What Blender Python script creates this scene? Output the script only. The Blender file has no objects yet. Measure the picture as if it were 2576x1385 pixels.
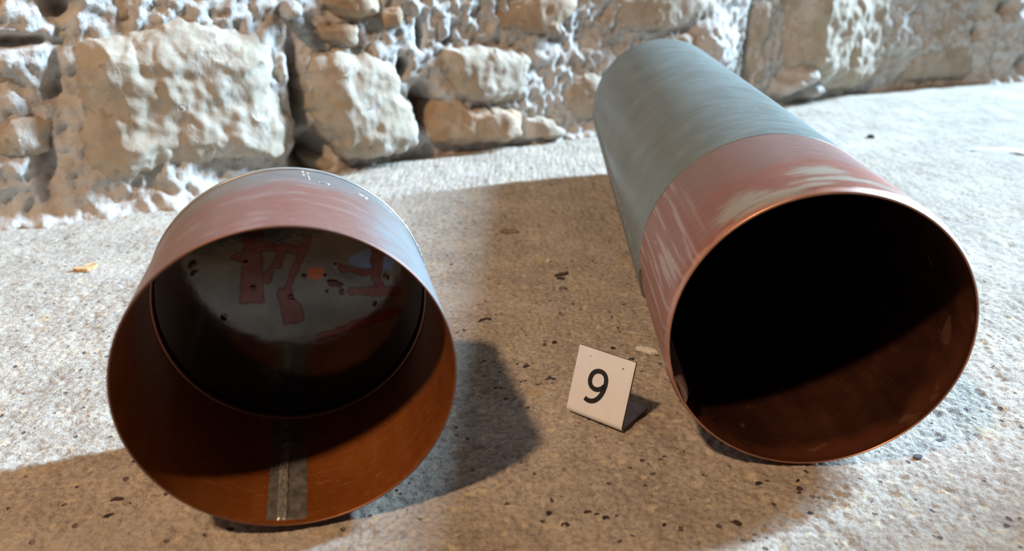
import bpy, bmesh, math, random
import numpy as np
from mathutils import Vector, Matrix

random.seed(7)
S = bpy.context.scene
COL = S.collection

# ------------------------------------------------------------------ camera
cam_d = bpy.data.cameras.new('camera')
cam_d.sensor_width = 36.0
cam_d.lens = 2000.16 / 2576 * 36.0
cam_d.clip_start = 0.01
cam_d.clip_end = 50
cam_d.dof.use_dof = True
cam_d.dof.focus_distance = 0.315
cam_d.dof.aperture_fstop = 11.0
cam = bpy.data.objects.new('camera', cam_d)
COL.objects.link(cam)
PITCH, ROLL, CAM_H = 0.40255, -0.00359, 0.16895
_f = Vector((0, math.cos(PITCH), -math.sin(PITCH)))
_r = Vector((1, 0, 0))
_u = _r.cross(_f)
_r2 = math.cos(ROLL) * _r + math.sin(ROLL) * _u
_u2 = -math.sin(ROLL) * _r + math.cos(ROLL) * _u
cam.matrix_world = Matrix(((_r2.x, _u2.x, -_f.x, 0), (_r2.y, _u2.y, -_f.y, 0), (_r2.z, _u2.z, -_f.z, CAM_H), (0, 0, 0, 1)))
S.camera = cam

# ------------------------------------------------------------------ world and lights
w = bpy.data.worlds.new('room_air')
S.world = w
w.use_nodes = True
bg = w.node_tree.nodes['Background']
bg.inputs[0].default_value = (0.95, 0.92, 0.95, 1)
bg.inputs[1].default_value = 0.036


def area_light(name, loc, target, power, color, sx, sy):
    l = bpy.data.lights.new(name, 'AREA')
    l.shape = 'RECTANGLE'
    l.size, l.size_y = sx, sy
    l.energy = power
    l.color = color
    o = bpy.data.objects.new(name, l)
    COL.objects.link(o)
    o.location = loc
    o.rotation_euler = (Vector(target) - Vector(loc)).to_track_quat('-Z', 'Y').to_euler()
    return o


# tall narrow window far off to the right, nearly in line with the rear wall
LAZ = math.radians(66.5)
LD = 5.0
area_light('window_daylight', (0.1 + LD * math.sin(LAZ), 0.42 + LD * math.cos(LAZ), 2.70), (0.1, 0.42, 0.0), 1800.0, (0.515, 0.755, 1.0), 0.18, 3.3)
# warm room lamp behind the photographer's left shoulder
area_light('room_lamp', (-0.485, -0.322, 1.09), (-0.03, 0.22, 0.0), 12.2, (1.0, 0.66, 0.40), 0.07, 0.07)

S.view_settings.view_transform = 'Standard'
S.view_settings.look = 'None'
S.view_settings.exposure = 0.0
S.view_settings.gamma = 1.0
S.view_settings.use_curve_mapping = False
S.cycles.max_bounces = 10
S.cycles.glossy_bounces = 8
S.cycles.diffuse_bounces = 4
S.cycles.use_denoising = True


# ------------------------------------------------------------------ noise
def _hash(ix, iy, seed):
    h = (ix.astype(np.int64) * 374761393 + iy.astype(np.int64) * 668265263 + seed * 974634777) & 0xFFFFFFFF
    h = ((h ^ (h >> 13)) * 1274126177) & 0xFFFFFFFF
    h = (h ^ (h >> 16)) & 0xFFFFFFFF
    return h / 4294967296.0


def gnoise(x, y, seed=0):
    x = np.asarray(x, float)
    y = np.asarray(y, float)
    ix, iy = np.floor(x), np.floor(y)
    fx, fy = x - ix, y - iy
    ux = fx * fx * fx * (fx * (fx * 6 - 15) + 10)
    uy = fy * fy * fy * (fy * (fy * 6 - 15) + 10)

    def g(dx, dy):
        a = _hash(ix + dx, iy + dy, seed) * 2 * math.pi
        return np.cos(a) * (fx - dx) + np.sin(a) * (fy - dy)
    a = g(0, 0) * (1 - ux) + g(1, 0) * ux
    b = g(0, 1) * (1 - ux) + g(1, 1) * ux
    return (a * (1 - uy) + b * uy) * 1.5


def fbm(x, y, seed=0, octs=4, gain=0.5, lac=2.1):
    s = 0
    a = 1.0
    for k in range(octs):
        s = s + a * gnoise(x, y, seed + k * 17)
        x, y, a = x * lac, y * lac, a * gain
    return s


def ridged(x, y, seed=0, octs=4, gain=0.55, lac=2.1):
    s = 0
    a = 1.0
    for k in range(octs):
        s = s + a * (1 - np.abs(gnoise(x, y, seed + k * 17)) * 2)
        x, y, a = x * lac, y * lac, a * gain
    return s


# ------------------------------------------------------------------ mesh helpers
def mesh_np(name, verts, faces, mats, smooth=True, uv=None, col=None, mat_idx=None, parent=None):
    """verts (n,3); faces (m,k) of one size or a list of such arrays; uv per loop; col dict name->(n,4) per vertex"""
    me = bpy.data.meshes.new(name)
    verts = np.asarray(verts, np.float32)
    if not isinstance(faces, list):
        faces = [faces]
    loops = np.concatenate([np.asarray(f, np.int32).ravel() for f in faces])
    tot = np.concatenate([np.full(len(f), np.asarray(f).shape[1], np.int32) for f in faces])
    start = np.concatenate([[0], np.cumsum(tot)[:-1]]).astype(np.int32)
    me.vertices.add(len(verts))
    me.vertices.foreach_set('co', verts.ravel())
    me.loops.add(len(loops))
    me.loops.foreach_set('vertex_index', loops)
    me.polygons.add(len(tot))
    me.polygons.foreach_set('loop_start', start)
    me.polygons.foreach_set('loop_total', tot)
    if mat_idx is not None:
        me.polygons.foreach_set('material_index', np.asarray(mat_idx, np.int32))
    me.update(calc_edges=True)
    me.validate()
    if uv is not None:
        l = me.uv_layers.new(name='UVMap')
        l.data.foreach_set('uv', np.asarray(uv, np.float32)[loops].ravel())
    if col:
        for k, c in col.items():
            a = me.color_attributes.new(name=k, type='FLOAT_COLOR', domain='POINT')
            a.data.foreach_set('color', np.asarray(c, np.float32).ravel())
    for m in (mats if isinstance(mats, (list, tuple)) else [mats]):
        me.materials.append(m)
    me.polygons.foreach_set('use_smooth', np.full(len(tot), smooth))
    o = bpy.data.objects.new(name, me)
    COL.objects.link(o)
    if parent:
        o.parent = parent
    return o


def grid_faces(nr, nc, wrap=False):
    r = np.arange(nr - 1)[:, None]
    c = np.arange(nc if wrap else nc - 1)[None, :]
    c2 = (c + 1) % nc
    a = r * nc + c
    b = r * nc + c2
    d = (r + 1) * nc + c
    e = (r + 1) * nc + c2
    return np.stack([a, b, e, d], -1).reshape(-1, 4)


def bm_obj(name, bm, mats, parent=None, smooth=False):
    bmesh.ops.recalc_face_normals(bm, faces=bm.faces)
    me = bpy.data.meshes.new(name)
    bm.to_mesh(me)
    bm.free()
    for m in (mats if isinstance(mats, (list, tuple)) else [mats]):
        me.materials.append(m)
    if smooth:
        me.polygons.foreach_set('use_smooth', np.full(len(me.polygons), True))
    o = bpy.data.objects.new(name, me)
    COL.objects.link(o)
    if parent:
        o.parent = parent
    return o


def empty(name, mw):
    o = bpy.data.objects.new(name, None)
    o.empty_display_size = 0.02
    COL.objects.link(o)
    o.matrix_world = mw
    return o


def tag(o, label=None, cat=None, group=None, kind=None):
    for k, v in (('label', label), ('category', cat), ('group', group), ('kind', kind)):
        if v:
            o[k] = v
    return o


# ------------------------------------------------------------------ material helpers
class NT:
    def __init__(self, name):
        self.m = bpy.data.materials.new(name)
        self.m.use_nodes = True
        self.t = self.m.node_tree
        self.b = self.t.nodes['Principled BSDF']

    def n(self, typ, ins=None, **kw):
        nd = self.t.nodes.new(typ)
        for k, v in kw.items():
            setattr(nd, k, v)
        for k, v in (ins or {}).items():
            self.set(nd.inputs[k], v)
        return nd

    def set(self, sock, v):
        if isinstance(v, bpy.types.NodeSocket):
            self.t.links.new(v, sock)
        else:
            sock.default_value = v

    def p(self, **kw):
        for k, v in kw.items():
            self.set(self.b.inputs[k.replace('_', ' ')], v)

    def coord(self, which='Object'):
        return self.n('ShaderNodeTexCoord').outputs[which]

    def map(self, v, scale=(1, 1, 1), loc=(0, 0, 0), rot=(0, 0, 0)):
        return self.n('ShaderNodeMapping', {'Vector': v, 'Scale': scale, 'Location': loc, 'Rotation': rot}).outputs[0]

    def noise(self, v, scale, detail=4, rough=0.55, dist=0.0):
        return self.n('ShaderNodeTexNoise', {'Vector': v, 'Scale': scale, 'Detail': detail, 'Roughness': rough, 'Distortion': dist}).outputs['Fac']

    def vor(self, v, scale, feature='F1', out='Distance', rand=1.0):
        return self.n('ShaderNodeTexVoronoi', {'Vector': v, 'Scale': scale, 'Randomness': rand}, feature=feature).outputs[out]

    def ramp(self, v, stops):
        r = self.n('ShaderNodeValToRGB', {'Fac': v})
        e = r.color_ramp.elements
        while len(e) < len(stops):
            e.new(0.5)
        for k, (p, c) in enumerate(stops):
            e[k].position = p
            e[k].color = (*c, 1) if len(c) == 3 else c
        return r.outputs[0]

    def step(self, v, a, b, lo=0.0, hi=1.0):
        return self.n('ShaderNodeMapRange', {'Value': v, 'From Min': a, 'From Max': b, 'To Min': lo, 'To Max': hi}, interpolation_type='SMOOTHSTEP').outputs[0]

    def math(self, op, a, b=0.0):
        return self.n('ShaderNodeMath', {0: a, 1: b}, operation=op).outputs[0]

    def mix(self, f, a, b, blend='MIX'):
        nd = self.n('ShaderNodeMix', data_type='RGBA', blend_type=blend)
        self.set(nd.inputs[0], f)
        for s, v in ((nd.inputs[6], a), (nd.inputs[7], b)):
            self.set(s, v if isinstance(v, bpy.types.NodeSocket) or len(v) == 4 else (*v, 1))
        return nd.outputs[2]

    def mixf(self, f, a, b):
        nd = self.n('ShaderNodeMix', data_type='FLOAT')
        self.set(nd.inputs[0], f)
        self.set(nd.inputs[2], a)
        self.set(nd.inputs[3], b)
        return nd.outputs[0]

    def bump(self, h, dist, strength=1.0, normal=None):
        ins = {'Height': h, 'Distance': dist, 'Strength': strength}
        if normal is not None:
            ins['Normal'] = normal
        return self.n('ShaderNodeBump', ins).outputs[0]

    def attr(self, name):
        return self.n('ShaderNodeAttribute', attribute_name=name)

# traced stones: (offset, height, ridge position, left flank slope, right slope, tone, outline along/up the wall in m)
STONES = [
    (0.0, 0.034, 0.26, 0.36, -0.11, 0, [(0.0498, 0.1131), (0.0438, 0.0873), (0.0418, 0.0731), (0.0341, 0.0547), (0.0297, 0.0419), (0.0304, 0.0278), (0.0357, 0.0196), (0.0518, 0.014), (0.0678, 0.0169), (0.0865, 0.0204), (0.1243, 0.021), (0.1529, 0.0208), (0.182, 0.0164), (0.1868, 0.026), (0.1931, 0.0408), (0.1875, 0.053), (0.1831, 0.0647), (0.1819, 0.0829), (0.1824, 0.0993), (0.1779, 0.107), (0.1583, 0.114), (0.1321, 0.1238), (0.1136, 0.1256), (0.1024, 0.121), (0.0798, 0.1153), (0.0619, 0.1167)]),
    (0.016, 0.012, 0.5, 0.3, -0.1, 1, [(-0.0003, 0.059), (0.0211, 0.0688), (0.0357, 0.0648), (0.0328, 0.0528), (0.0275, 0.0444), (0.011, 0.042), (-0.0042, 0.0419)]),
    (-0.018, 0.036, 0.34, 0.26, -0.17, 0, [(0.1988, 0.0912), (0.1964, 0.0694), (0.1994, 0.0499), (0.2063, 0.0347), (0.2134, 0.025), (0.2204, 0.0128), (0.2368, 0.0056), (0.2636, 0.0035), (0.2916, 0.0094), (0.2929, 0.028), (0.2898, 0.0463), (0.2789, 0.0576), (0.2802, 0.0724), (0.2703, 0.0828), (0.2539, 0.0901), (0.2343, 0.0936), (0.216, 0.0953)]),
    (-0.026, 0.032, 0.14, 0.3, -0.12, 0, [(0.3176, 0.0866), (0.3583, 0.0867), (0.4042, 0.0773), (0.4043, 0.061), (0.3966, 0.0409), (0.3774, 0.0371), (0.3349, 0.0424), (0.3224, 0.0566), (0.317, 0.0714)]),
    (-0.020, 0.026, 0.75, 0.25, -0.05, 2, [(0.3158, 0.0608), (0.326, 0.0485), (0.3385, 0.0384), (0.38, 0.0331), (0.3903, 0.0206), (0.3846, 0.0067), (0.3436, 0.005), (0.3148, 0.0056), (0.3005, 0.01), (0.2994, 0.0296), (0.3062, 0.0454)]),
    (-0.018, 0.014, 0.6, 0.3, 0, 1, [(0.3892, 0.0239), (0.4147, 0.0213), (0.4347, 0.0044), (0.4083, 0.0022), (0.374, 0.0033), (0.3852, 0.0106)]),
    (-0.020, 0.018, 0.6, 0.3, -0.02, 2, [(0.3417, 0.1082), (0.3716, 0.1147), (0.421, 0.1319), (0.4452, 0.1183), (0.4296, 0.0993), (0.4257, 0.0912), (0.3865, 0.0942), (0.3494, 0.0994)]),
    (-0.020, 0.018, 0.5, 0.25, 0, 1, [(0.4618, 0.1144), (0.4949, 0.1266), (0.5669, 0.1245), (0.6022, 0.1091), (0.5608, 0.0908), (0.5104, 0.0898), (0.4649, 0.0891)]),
    (-0.022, 0.02, 0.4, 0.3, -0.1, 1, [(0.5327, 0.0837), (0.5896, 0.0843), (0.6114, 0.0681), (0.6087, 0.0493), (0.563, 0.06), (0.5339, 0.0693)]),
    (-0.045, 0.02, 0.7, 0.2, 0, 1, [(0.6595, 0.1174), (0.6842, 0.1166), (0.6942, 0.0853), (0.6831, 0.0621), (0.6899, 0.0187), (0.6619, 0.0354), (0.6594, 0.0753)]),
    (-0.048, 0.042, 0.25, 0.32, -0.17, 0, [(0.686, 0.1316), (0.6968, 0.093), (0.6887, 0.0614), (0.6969, 0.0389), (0.7263, 0.0312), (0.7691, 0.0106), (0.8027, 0.0051), (0.8744, 0.0044), (0.9168, 0.0286), (0.9416, 0.0458), (0.9553, 0.078), (0.951, 0.1255), (0.8088, 0.1368)]),
    (-0.03, 0.016, 0.8, 0.15, 0, 1, [(0.9381, 0.1178), (0.9449, 0.0901), (0.9291, 0.0479), (0.9122, 0.0292), (0.9073, 0.0173), (0.9256, 0.0076), (0.9594, 0.0076), (1.0276, 0.0041), (1.0384, 0.0178), (1.0241, 0.0449), (0.9942, 0.0764), (0.9767, 0.1168)]),
    (0.012, 0.01, 0.7, 0.2, 0, 2, [(0.0082, 0.1094), (0.0205, 0.1077), (0.0347, 0.1085), (0.0362, 0.1021), (0.0297, 0.0931), (0.0188, 0.088), (0.0037, 0.0892)]),
    (0.002, 0.014, 0.6, 0.2, 0, 2, [(0.0678, 0.1215), (0.0734, 0.1295), (0.0866, 0.1384), (0.1133, 0.1369), (0.1123, 0.1245), (0.1037, 0.1201), (0.0849, 0.1178), (0.0734, 0.1174)]),
    (0.0, 0.02, 0.5, 0.1, 0, 3, [(0.188, 0.1215), (0.1907, 0.1261), (0.1961, 0.1274), (0.2014, 0.1251), (0.2034, 0.1203), (0.2004, 0.1162), (0.1947, 0.1153), (0.1896, 0.1166)]),
    (-0.004, 0.012, 0.6, 0.2, 0, 2, [(0.2076, 0.1084), (0.2241, 0.1107), (0.2428, 0.1101), (0.2465, 0.103), (0.2409, 0.0952), (0.2288, 0.0968), (0.2162, 0.1001)]),
    (-0.006, 0.012, 0.6, 0.2, 0, 2, [(0.2635, 0.1196), (0.2798, 0.1195), (0.2818, 0.1116), (0.2796, 0.1064), (0.2676, 0.1058), (0.2629, 0.111)]),
    (-0.030, 0.024, 0.5, 0.2, 0, 3, [(0.3093, 0.1151), (0.3268, 0.1163), (0.327, 0.1032), (0.3236, 0.0917), (0.3135, 0.0876), (0.3078, 0.0989)]),
    (-0.008, 0.014, 0.6, 0.2, 0, 2, [(0.1356, 0.1254), (0.1424, 0.1366), (0.1584, 0.1361), (0.1609, 0.1158), (0.1492, 0.1158), (0.1424, 0.1187)]),
    (-0.01, 0.012, 0.5, 0.2, 0, 1, [(0.1681, 0.1292), (0.1904, 0.1337), (0.1907, 0.1244), (0.1827, 0.1153), (0.1687, 0.1133)]),
    (0.002, 0.012, 0.6, 0.2, -0.05, 1, [(-0.0005, 0.0324), (0.0137, 0.0359), (0.0238, 0.0292), (0.0233, 0.0156), (0.0087, 0.0122), (-0.004, 0.0168)]),
    (-0.02, 0.012, 0.6, 0.2, -0.05, 1, [(0.1997, 0.01), (0.2217, 0.0085), (0.2407, 0.0015), (0.2366, -0.0078), (0.2049, -0.0003)]),
    (-0.02, 0.014, 0.6, 0.2, -0.05, 1, [(0.4339, 0.056), (0.4674, 0.0569), (0.486, 0.034), (0.4694, 0.0136), (0.4348, 0.0208)]),
    (-0.006, 0.018, 0.6, 0.2, -0.05, 2, [(0.2204, 0.1299), (0.2493, 0.1373), (0.2637, 0.1257), (0.2567, 0.1146), (0.2322, 0.1143)]),
    (0.008, 0.014, 0.6, 0.2, 0, 2, [(0.0137, 0.1347), (0.0313, 0.1387), (0.0357, 0.1293), (0.0273, 0.1202), (0.0106, 0.121)]),
]
HOLES = [(0.1943, 0.0676, 0.0044, 0.035, 0.03), (0.1977, 0.0526, 0.005, 0.02, 0.03), (0.2057, 0.0181, 0.0126, 0.016, 0.035), (0.2964, 0.0442, 0.01, 0.016, 0.03), (0.3047, 0.036, 0.012, 0.01, 0.03), (0.2812, 0.0759, 0.0042, 0.006, 0.02), (0.2966, 0.1, 0.0036, 0.01, 0.024), (0.3189, 0.0989, 0.0048, 0.007, 0.024), (0.0444, 0.0966, 0.004, 0.009, 0.009), (0.0404, 0.0822, 0.005, 0.01, 0.01), (0.6609, 0.07, 0.006, 0.03, 0.05), (0.6654, 0.0385, 0.006, 0.03, 0.05), (0.0509, 0.1311, 0.007, 0.008, 0.021), (0.1955, 0.009, 0.01, 0.012, 0.025), (0.0211, 0.1123, 0.02, 0.004, 0.015), (1.011, 0.063, 0.008, 0.008, 0.02), (1.0424, 0.091, 0.01, 0.008, 0.02), (1.1005, 0.0246, 0.01, 0.012, 0.02), (0.0262, 0.0357, 0.006, 0.03, 0.012), (0.9494, 0.0166, 0.02, 0.006, 0.02)]

# ================================================================== MATERIALS
def mat_concrete():
    k = NT('rough_concrete')
    v = k.coord()
    base = k.ramp(k.noise(v, 30, 6, 0.65), [(0.30, (0.385, 0.33, 0.27)), (0.50, (0.47, 0.415, 0.35)), (0.70, (0.57, 0.50, 0.405))])
    fine = k.noise(v, 520, 4, 0.65)
    base = k.mix(k.step(fine, 0.30, 0.62), k.mix(1.0, base, (0.62, 0.58, 0.56), 'MULTIPLY'), base)
    grit = k.noise(v, 240, 2, 0.5)
    base = k.mix(k.step(grit, 0.60, 0.68, 0, 0.65), base, (0.62, 0.52, 0.36))
    spots = k.step(k.vor(v, 190), 0.20, 0.13)
    keep = k.step(k.noise(v, 75, 1), 0.50, 0.56)
    base = k.mix(k.math('MULTIPLY', spots, keep), base, (0.13, 0.105, 0.10))
    rust = k.step(k.noise(k.map(v, loc=(3, 1, 0)), 42, 3), 0.62, 0.74, 0, 0.4)
    base = k.mix(rust, base, (0.56, 0.40, 0.20))
    pale = k.step(k.noise(k.map(v, loc=(7, 2, 0)), 9, 4, 0.6), 0.52, 0.68, 0, 0.35)
    base = k.mix(pale, base, (0.62, 0.57, 0.52))
    h = k.math('ADD', k.math('MULTIPLY', fine, 0.6), k.math('MULTIPLY', k.noise(v, 1300, 3, 0.6), 0.25))
    h = k.math('SUBTRACT', h, k.math('MULTIPLY', k.math('MULTIPLY', spots, keep), 0.5))
    k.p(Base_Color=base, Roughness=0.93, Specular_IOR_Level=0.25, Normal=k.bump(h, 0.0016, 0.9))
    return k.m


def mat_stone(name, c0, c1, c2, smear=0.45):
    k = NT(name)
    v = k.coord()
    base = k.ramp(k.noise(v, 34, 6, 0.6), [(0.32, c0), (0.5, c1), (0.7, c2)])
    lime = k.step(k.noise(k.map(v, scale=(1, 1, 0.55)), 46, 6, 0.68), 0.50, 0.62, 0, smear)
    base = k.mix(lime, base, (0.60, 0.565, 0.52))
    pit = k.step(k.noise(v, 130, 3, 0.6), 0.40, 0.32)
    base = k.mix(k.math('MULTIPLY', pit, 0.45), base, (0.22, 0.16, 0.11))
    h = k.math('ADD', k.math('MULTIPLY', k.noise(v, 120, 5, 0.65), 1.0), k.math('MULTIPLY', lime, 0.6))
    k.p(Base_Color=base, Roughness=0.95, Specular_IOR_Level=0.2, Normal=k.bump(h, 0.0011, 0.8))
    return k.m


def mat_mortar():
    k = NT('lime_mortar')
    v = k.coord()
    base = k.ramp(k.noise(v, 55, 6, 0.65), [(0.30, (0.42, 0.35, 0.28)), (0.44, (0.54, 0.495, 0.45)), (0.60, (0.62, 0.59, 0.555))])
    pit = k.step(k.noise(v, 160, 3, 0.6), 0.38, 0.28)
    base = k.mix(k.math('MULTIPLY', pit, 0.6), base, (0.22, 0.15, 0.10))
    h = k.math('ADD', k.noise(v, 260, 5, 0.72), k.math('MULTIPLY', k.noise(k.map(v, scale=(1, 1, 0.4)), 60, 4, 0.6), 1.0))
    k.p(Base_Color=base, Roughness=0.95, Specular_IOR_Level=0.2, Normal=k.bump(h, 0.0018, 0.9))
    return k.m


def scratches(k, uv, scale, thin=0.02):
    a = k.noise(k.map(uv, scale=(1, 9, 1), rot=(0, 0, 0.35)), scale, 2, 0.5, 0.4)
    return k.step(k.math('ABSOLUTE', k.math('SUBTRACT', a, 0.5)), thin, 0.0)


def mat_patina():
    """weathered grey-green outside of the long pipe"""
    k = NT('grey_green_patina')
    uv = k.n('ShaderNodeUVMap').outputs[0]
    ring = k.noise(k.map(uv, scale=(0.30, 1, 1), rot=(0, 0, 0.22)), 190, 4, 0.6)
    cloud = k.noise(uv, 38, 5, 0.6)
    base = k.ramp(k.mixf(0.5, ring, cloud), [(0.34, (0.130, 0.152, 0.140)), (0.5, (0.160, 0.190, 0.180)), (0.66, (0.210, 0.245, 0.236))])
    brown = k.step(k.noise(k.map(uv, loc=(2, 5, 0)), 60, 4, 0.6), 0.56, 0.74, 0, 0.35)
    base = k.mix(brown, base, (0.17, 0.12, 0.085))
    sp = k.math('MULTIPLY', k.step(k.vor(k.map(uv, scale=(1, 0.6, 1), rot=(0, 0, 0.5)), 210), 0.10, 0.05), k.step(k.noise(uv, 30, 2), 0.52, 0.60))
    base = k.mix(k.math('MULTIPLY', sp, 0.8), base, (0.62, 0.58, 0.42))
    dk = k.math('MULTIPLY', k.step(k.vor(k.map(uv, loc=(.3, .4, 0), scale=(0.6, 1, 1)), 120), 0.10, 0.05), k.step(k.noise(uv, 23, 2), 0.55, 0.62))
    base = k.mix(k.math('MULTIPLY', dk, 0.5), base, (0.07, 0.06, 0.05))
    sc = scratches(k, uv, 55, 0.012)
    base = k.mix(k.math('MULTIPLY', sc, 0.25), base, (0.5, 0.5, 0.46))
    k.p(Base_Color=base, Metallic=0.25, Roughness=k.mixf(ring, 0.33, 0.48), Specular_IOR_Level=0.5,
        Normal=k.bump(k.math('ADD', ring, k.noise(uv, 700, 3)), 0.00006, 1.0))
    return k.m


def mat_copper_out(name, metal=0.55, r0=0.34, r1=0.5):
    """outside copper; the vertex colour 'albedo' carries tarnish and patina"""
    k = NT(name)
    uv = k.n('ShaderNodeUVMap').outputs[0]
    a = k.attr('albedo')
    n1 = k.noise(k.map(uv, scale=(0.25, 1, 1), rot=(0, 0, 0.1)), 420, 4, 0.6)
    base = k.mix(k.step(n1, 0.3, 0.7, 0.0, 0.35), a.outputs['Color'], k.mix(1.0, a.outputs['Color'], (1.35, 1.35, 1.35), 'MULTIPLY'))
    sc = scratches(k, uv, 70, 0.010)
    base = k.mix(k.math('MULTIPLY', sc, 0.22), base, (0.75, 0.62, 0.56))
    dust = k.math('MULTIPLY', k.step(k.vor(uv, 170), 0.09, 0.05), k.step(k.noise(uv, 60, 1), 0.60, 0.66))
    base = k.mix(dust, base, (0.75, 0.73, 0.70))
    k.p(Base_Color=base, Metallic=k.mixf(dust, metal, 0.0), Roughness=k.mixf(n1, r0, r1), Normal=k.bump(n1, 0.00004, 1.0))
    return k.m


def mat_copper_in(name, c0, c1, c2, metal, r0, r1, stain=None, scr=0.5):
    k = NT(name)
    uv = k.n('ShaderNodeUVMap').outputs[0]
    n1 = k.noise(k.map(uv, scale=(1, 0.22, 1), rot=(0, 0, 0.3)), 160, 5, 0.65)
    n2 = k.noise(uv, 34, 5, 0.6)
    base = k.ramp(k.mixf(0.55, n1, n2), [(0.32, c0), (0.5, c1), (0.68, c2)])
    sc = scratches(k, uv, 60, 0.010)
    base = k.mix(k.math('MULTIPLY', sc, scr), base, (0.62, 0.34, 0.16))
    rough = k.mixf(n1, r0, r1)
    if stain:
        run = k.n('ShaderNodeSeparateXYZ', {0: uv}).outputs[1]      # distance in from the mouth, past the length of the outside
        near_mouth = k.step(k.math('ADD', run, k.math('MULTIPLY', k.math('SUBTRACT', k.noise(uv, 26, 3), 0.5), 0.05)), 0.090, 0.076)
        base = k.mix(k.math('MULTIPLY', near_mouth, 0.5), base, (0.26, 0.085, 0.04))  # more orange towards the mouth, with a ragged edge
        blot = k.step(k.noise(k.map(uv, loc=(1.7, .6, 0)), 70, 3, 0.5, 0.8), 0.64, 0.68)
        base = k.mix(k.math('MULTIPLY', blot, 0.8), base, stain)
        rough = k.mixf(blot, rough, 0.6)
    k.p(Base_Color=base, Metallic=metal, Roughness=rough, Normal=k.bump(n1, 0.00006, 1.0))
    return k.m


def mat_simple(name, col, rough=0.5, metal=0.0, nscale=0, namp=0.0, bump=0.0, spec=0.5):
    k = NT(name)
    if nscale:
        v = k.coord()
        n = k.noise(v, nscale, 5, 0.6)
        lo = tuple(c * (1 - namp) for c in col)
        hi = tuple(min(1, c * (1 + namp)) for c in col)
        k.p(Base_Color=k.ramp(n, [(0.3, lo), (0.7, hi)]))
        if bump:
            k.p(Normal=k.bump(n, bump, 1.0))
    else:
        k.p(Base_Color=(*col, 1))
    k.p(Roughness=rough, Metallic=metal, Specular_IOR_Level=spec)
    return k.m


M_FLOOR = mat_concrete()
M_MORTAR = mat_mortar()
M_STONES = [
    mat_stone('pale_limestone', (0.34, 0.275, 0.20), (0.42, 0.35, 0.27), (0.48, 0.415, 0.34), 0.45),
    mat_stone('buff_stone', (0.33, 0.265, 0.195), (0.41, 0.34, 0.265), (0.48, 0.415, 0.345), 0.45),
    mat_stone('brown_stone', (0.30, 0.20, 0.125), (0.40, 0.285, 0.19), (0.48, 0.37, 0.27), 0.35),
    mat_stone('grey_stone', (0.33, 0.31, 0.29), (0.42, 0.40, 0.38), (0.50, 0.48, 0.47), 0.3),
]
M_PATINA = mat_patina()
M_COLLAR = mat_copper_out('worn_copper_band', 0.50, 0.30, 0.46)
M_CUP_OUT = mat_copper_out('worn_copper_cup', 0.45, 0.30, 0.46)
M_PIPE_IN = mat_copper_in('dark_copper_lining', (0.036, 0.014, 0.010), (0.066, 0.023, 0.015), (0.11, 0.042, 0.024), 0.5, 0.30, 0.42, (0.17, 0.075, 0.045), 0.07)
M_CUP_IN = mat_copper_in('orange_copper_lining', (0.23, 0.060, 0.013), (0.30, 0.088, 0.018), (0.38, 0.13, 0.03), 0.40, 0.26, 0.38)
M_CUP_RIM = mat_simple('dark_copper_edge', (0.22, 0.11, 0.08), 0.45, 0.7)
M_RIM = mat_simple('bare_copper_edge', (0.62, 0.30, 0.19), 0.32, 0.9)
M_SOLDER = mat_simple('dull_solder', (0.20, 0.19, 0.19), 0.45, 0.45, 300, 0.5, 0.0003)
M_SOLDER_BRIGHT = mat_simple('bright_solder', (0.82, 0.82, 0.80), 0.22, 0.8)


# ================================================================== SETTING
# ---- floor: one worn concrete slab, finer towards the camera
def axis_samples(lo, a, b, hi, fine, grow, cap):
    mid = np.arange(a, b, fine)
    right, left = [b], [a]
    s = fine
    while right[-1] < hi:
        s = min(cap, s * grow)
        right.append(right[-1] + s)
    s = fine
    while left[-1] > lo:
        s = min(cap, s * grow)
        left.append(left[-1] - s)
    return np.concatenate([np.array(left[1:][::-1]), mid, np.array(right)])


FX = axis_samples(-1.3, -0.21, 0.23, 1.7, 0.00085, 1.012, 0.006)
FY = axis_samples(0.02, 0.175, 0.36, 1.45, 0.0008, 1.012, 0.006)


def floor_height(x, y):
    z = 0.0009 * (fbm(x * 14, y * 14, 3, 3) - 0.6)
    z = z + 0.00040 * fbm(x * 95, y * 95, 11, 3)
    z = z + 0.00042 * (ridged(x * 240, y * 260, 21, 3, 0.65) - 0.9)
    pit = fbm(x * 120, y * 120, 31, 2)
    z = z - 0.0009 * np.clip((pit - 0.46) * 2.5, 0, 1)
    return np.minimum(z, 0.0004)


gx, gy = np.meshgrid(FX, FY)
gz = floor_height(gx, gy)
floor = mesh_np('floor', np.stack([gx, gy, gz], -1).reshape(-1, 3), grid_faces(len(FY), len(FX)), M_FLOOR)
tag(floor, kind='structure')

# ---- rear wall
WO = Vector((-0.33, 0.50, 0.0))
WU = Vector((0.8829, 0.4695, 0.0))
WN = Vector((0.4695, -0.8829, 0.0))
WALL_M = Matrix(((WU.x, WN.x, 0, WO.x), (WU.y, WN.y, 0, WO.y), (0, 0, 1, 0), (0, 0, 0, 1)))   # local x = along, y = out of the wall, z = up
WB_U = np.array([-1.0, -0.05, 0.10, 0.20, 0.33, 0.43, 0.52, 0.78, 0.97, 1.07, 1.2, 1.9])
WB_W = np.array([0.010, 0.010, 0.024, -0.020, -0.030, -0.022, -0.022, -0.055, -0.045, -0.012, 0.01, 0.01])


WT_U = np.array([-1.0, -0.05, 0.03, 0.10, 0.20, 0.33, 0.43, 0.52, 0.60, 0.66, 0.78, 0.97, 1.07, 1.9])
WT_W = np.array([0.014, 0.014, 0.014, 0.010, -0.006, -0.016, -0.020, -0.020, -0.020, -0.034, -0.036, -0.028, -0.006, 0.01])


def wall_base(u, v):
    t = np.clip(v / 0.05, 0, 1)
    return np.interp(u, WB_U, WB_W) * (1 - t) + np.interp(u, WT_U, WT_W) * t


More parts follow.
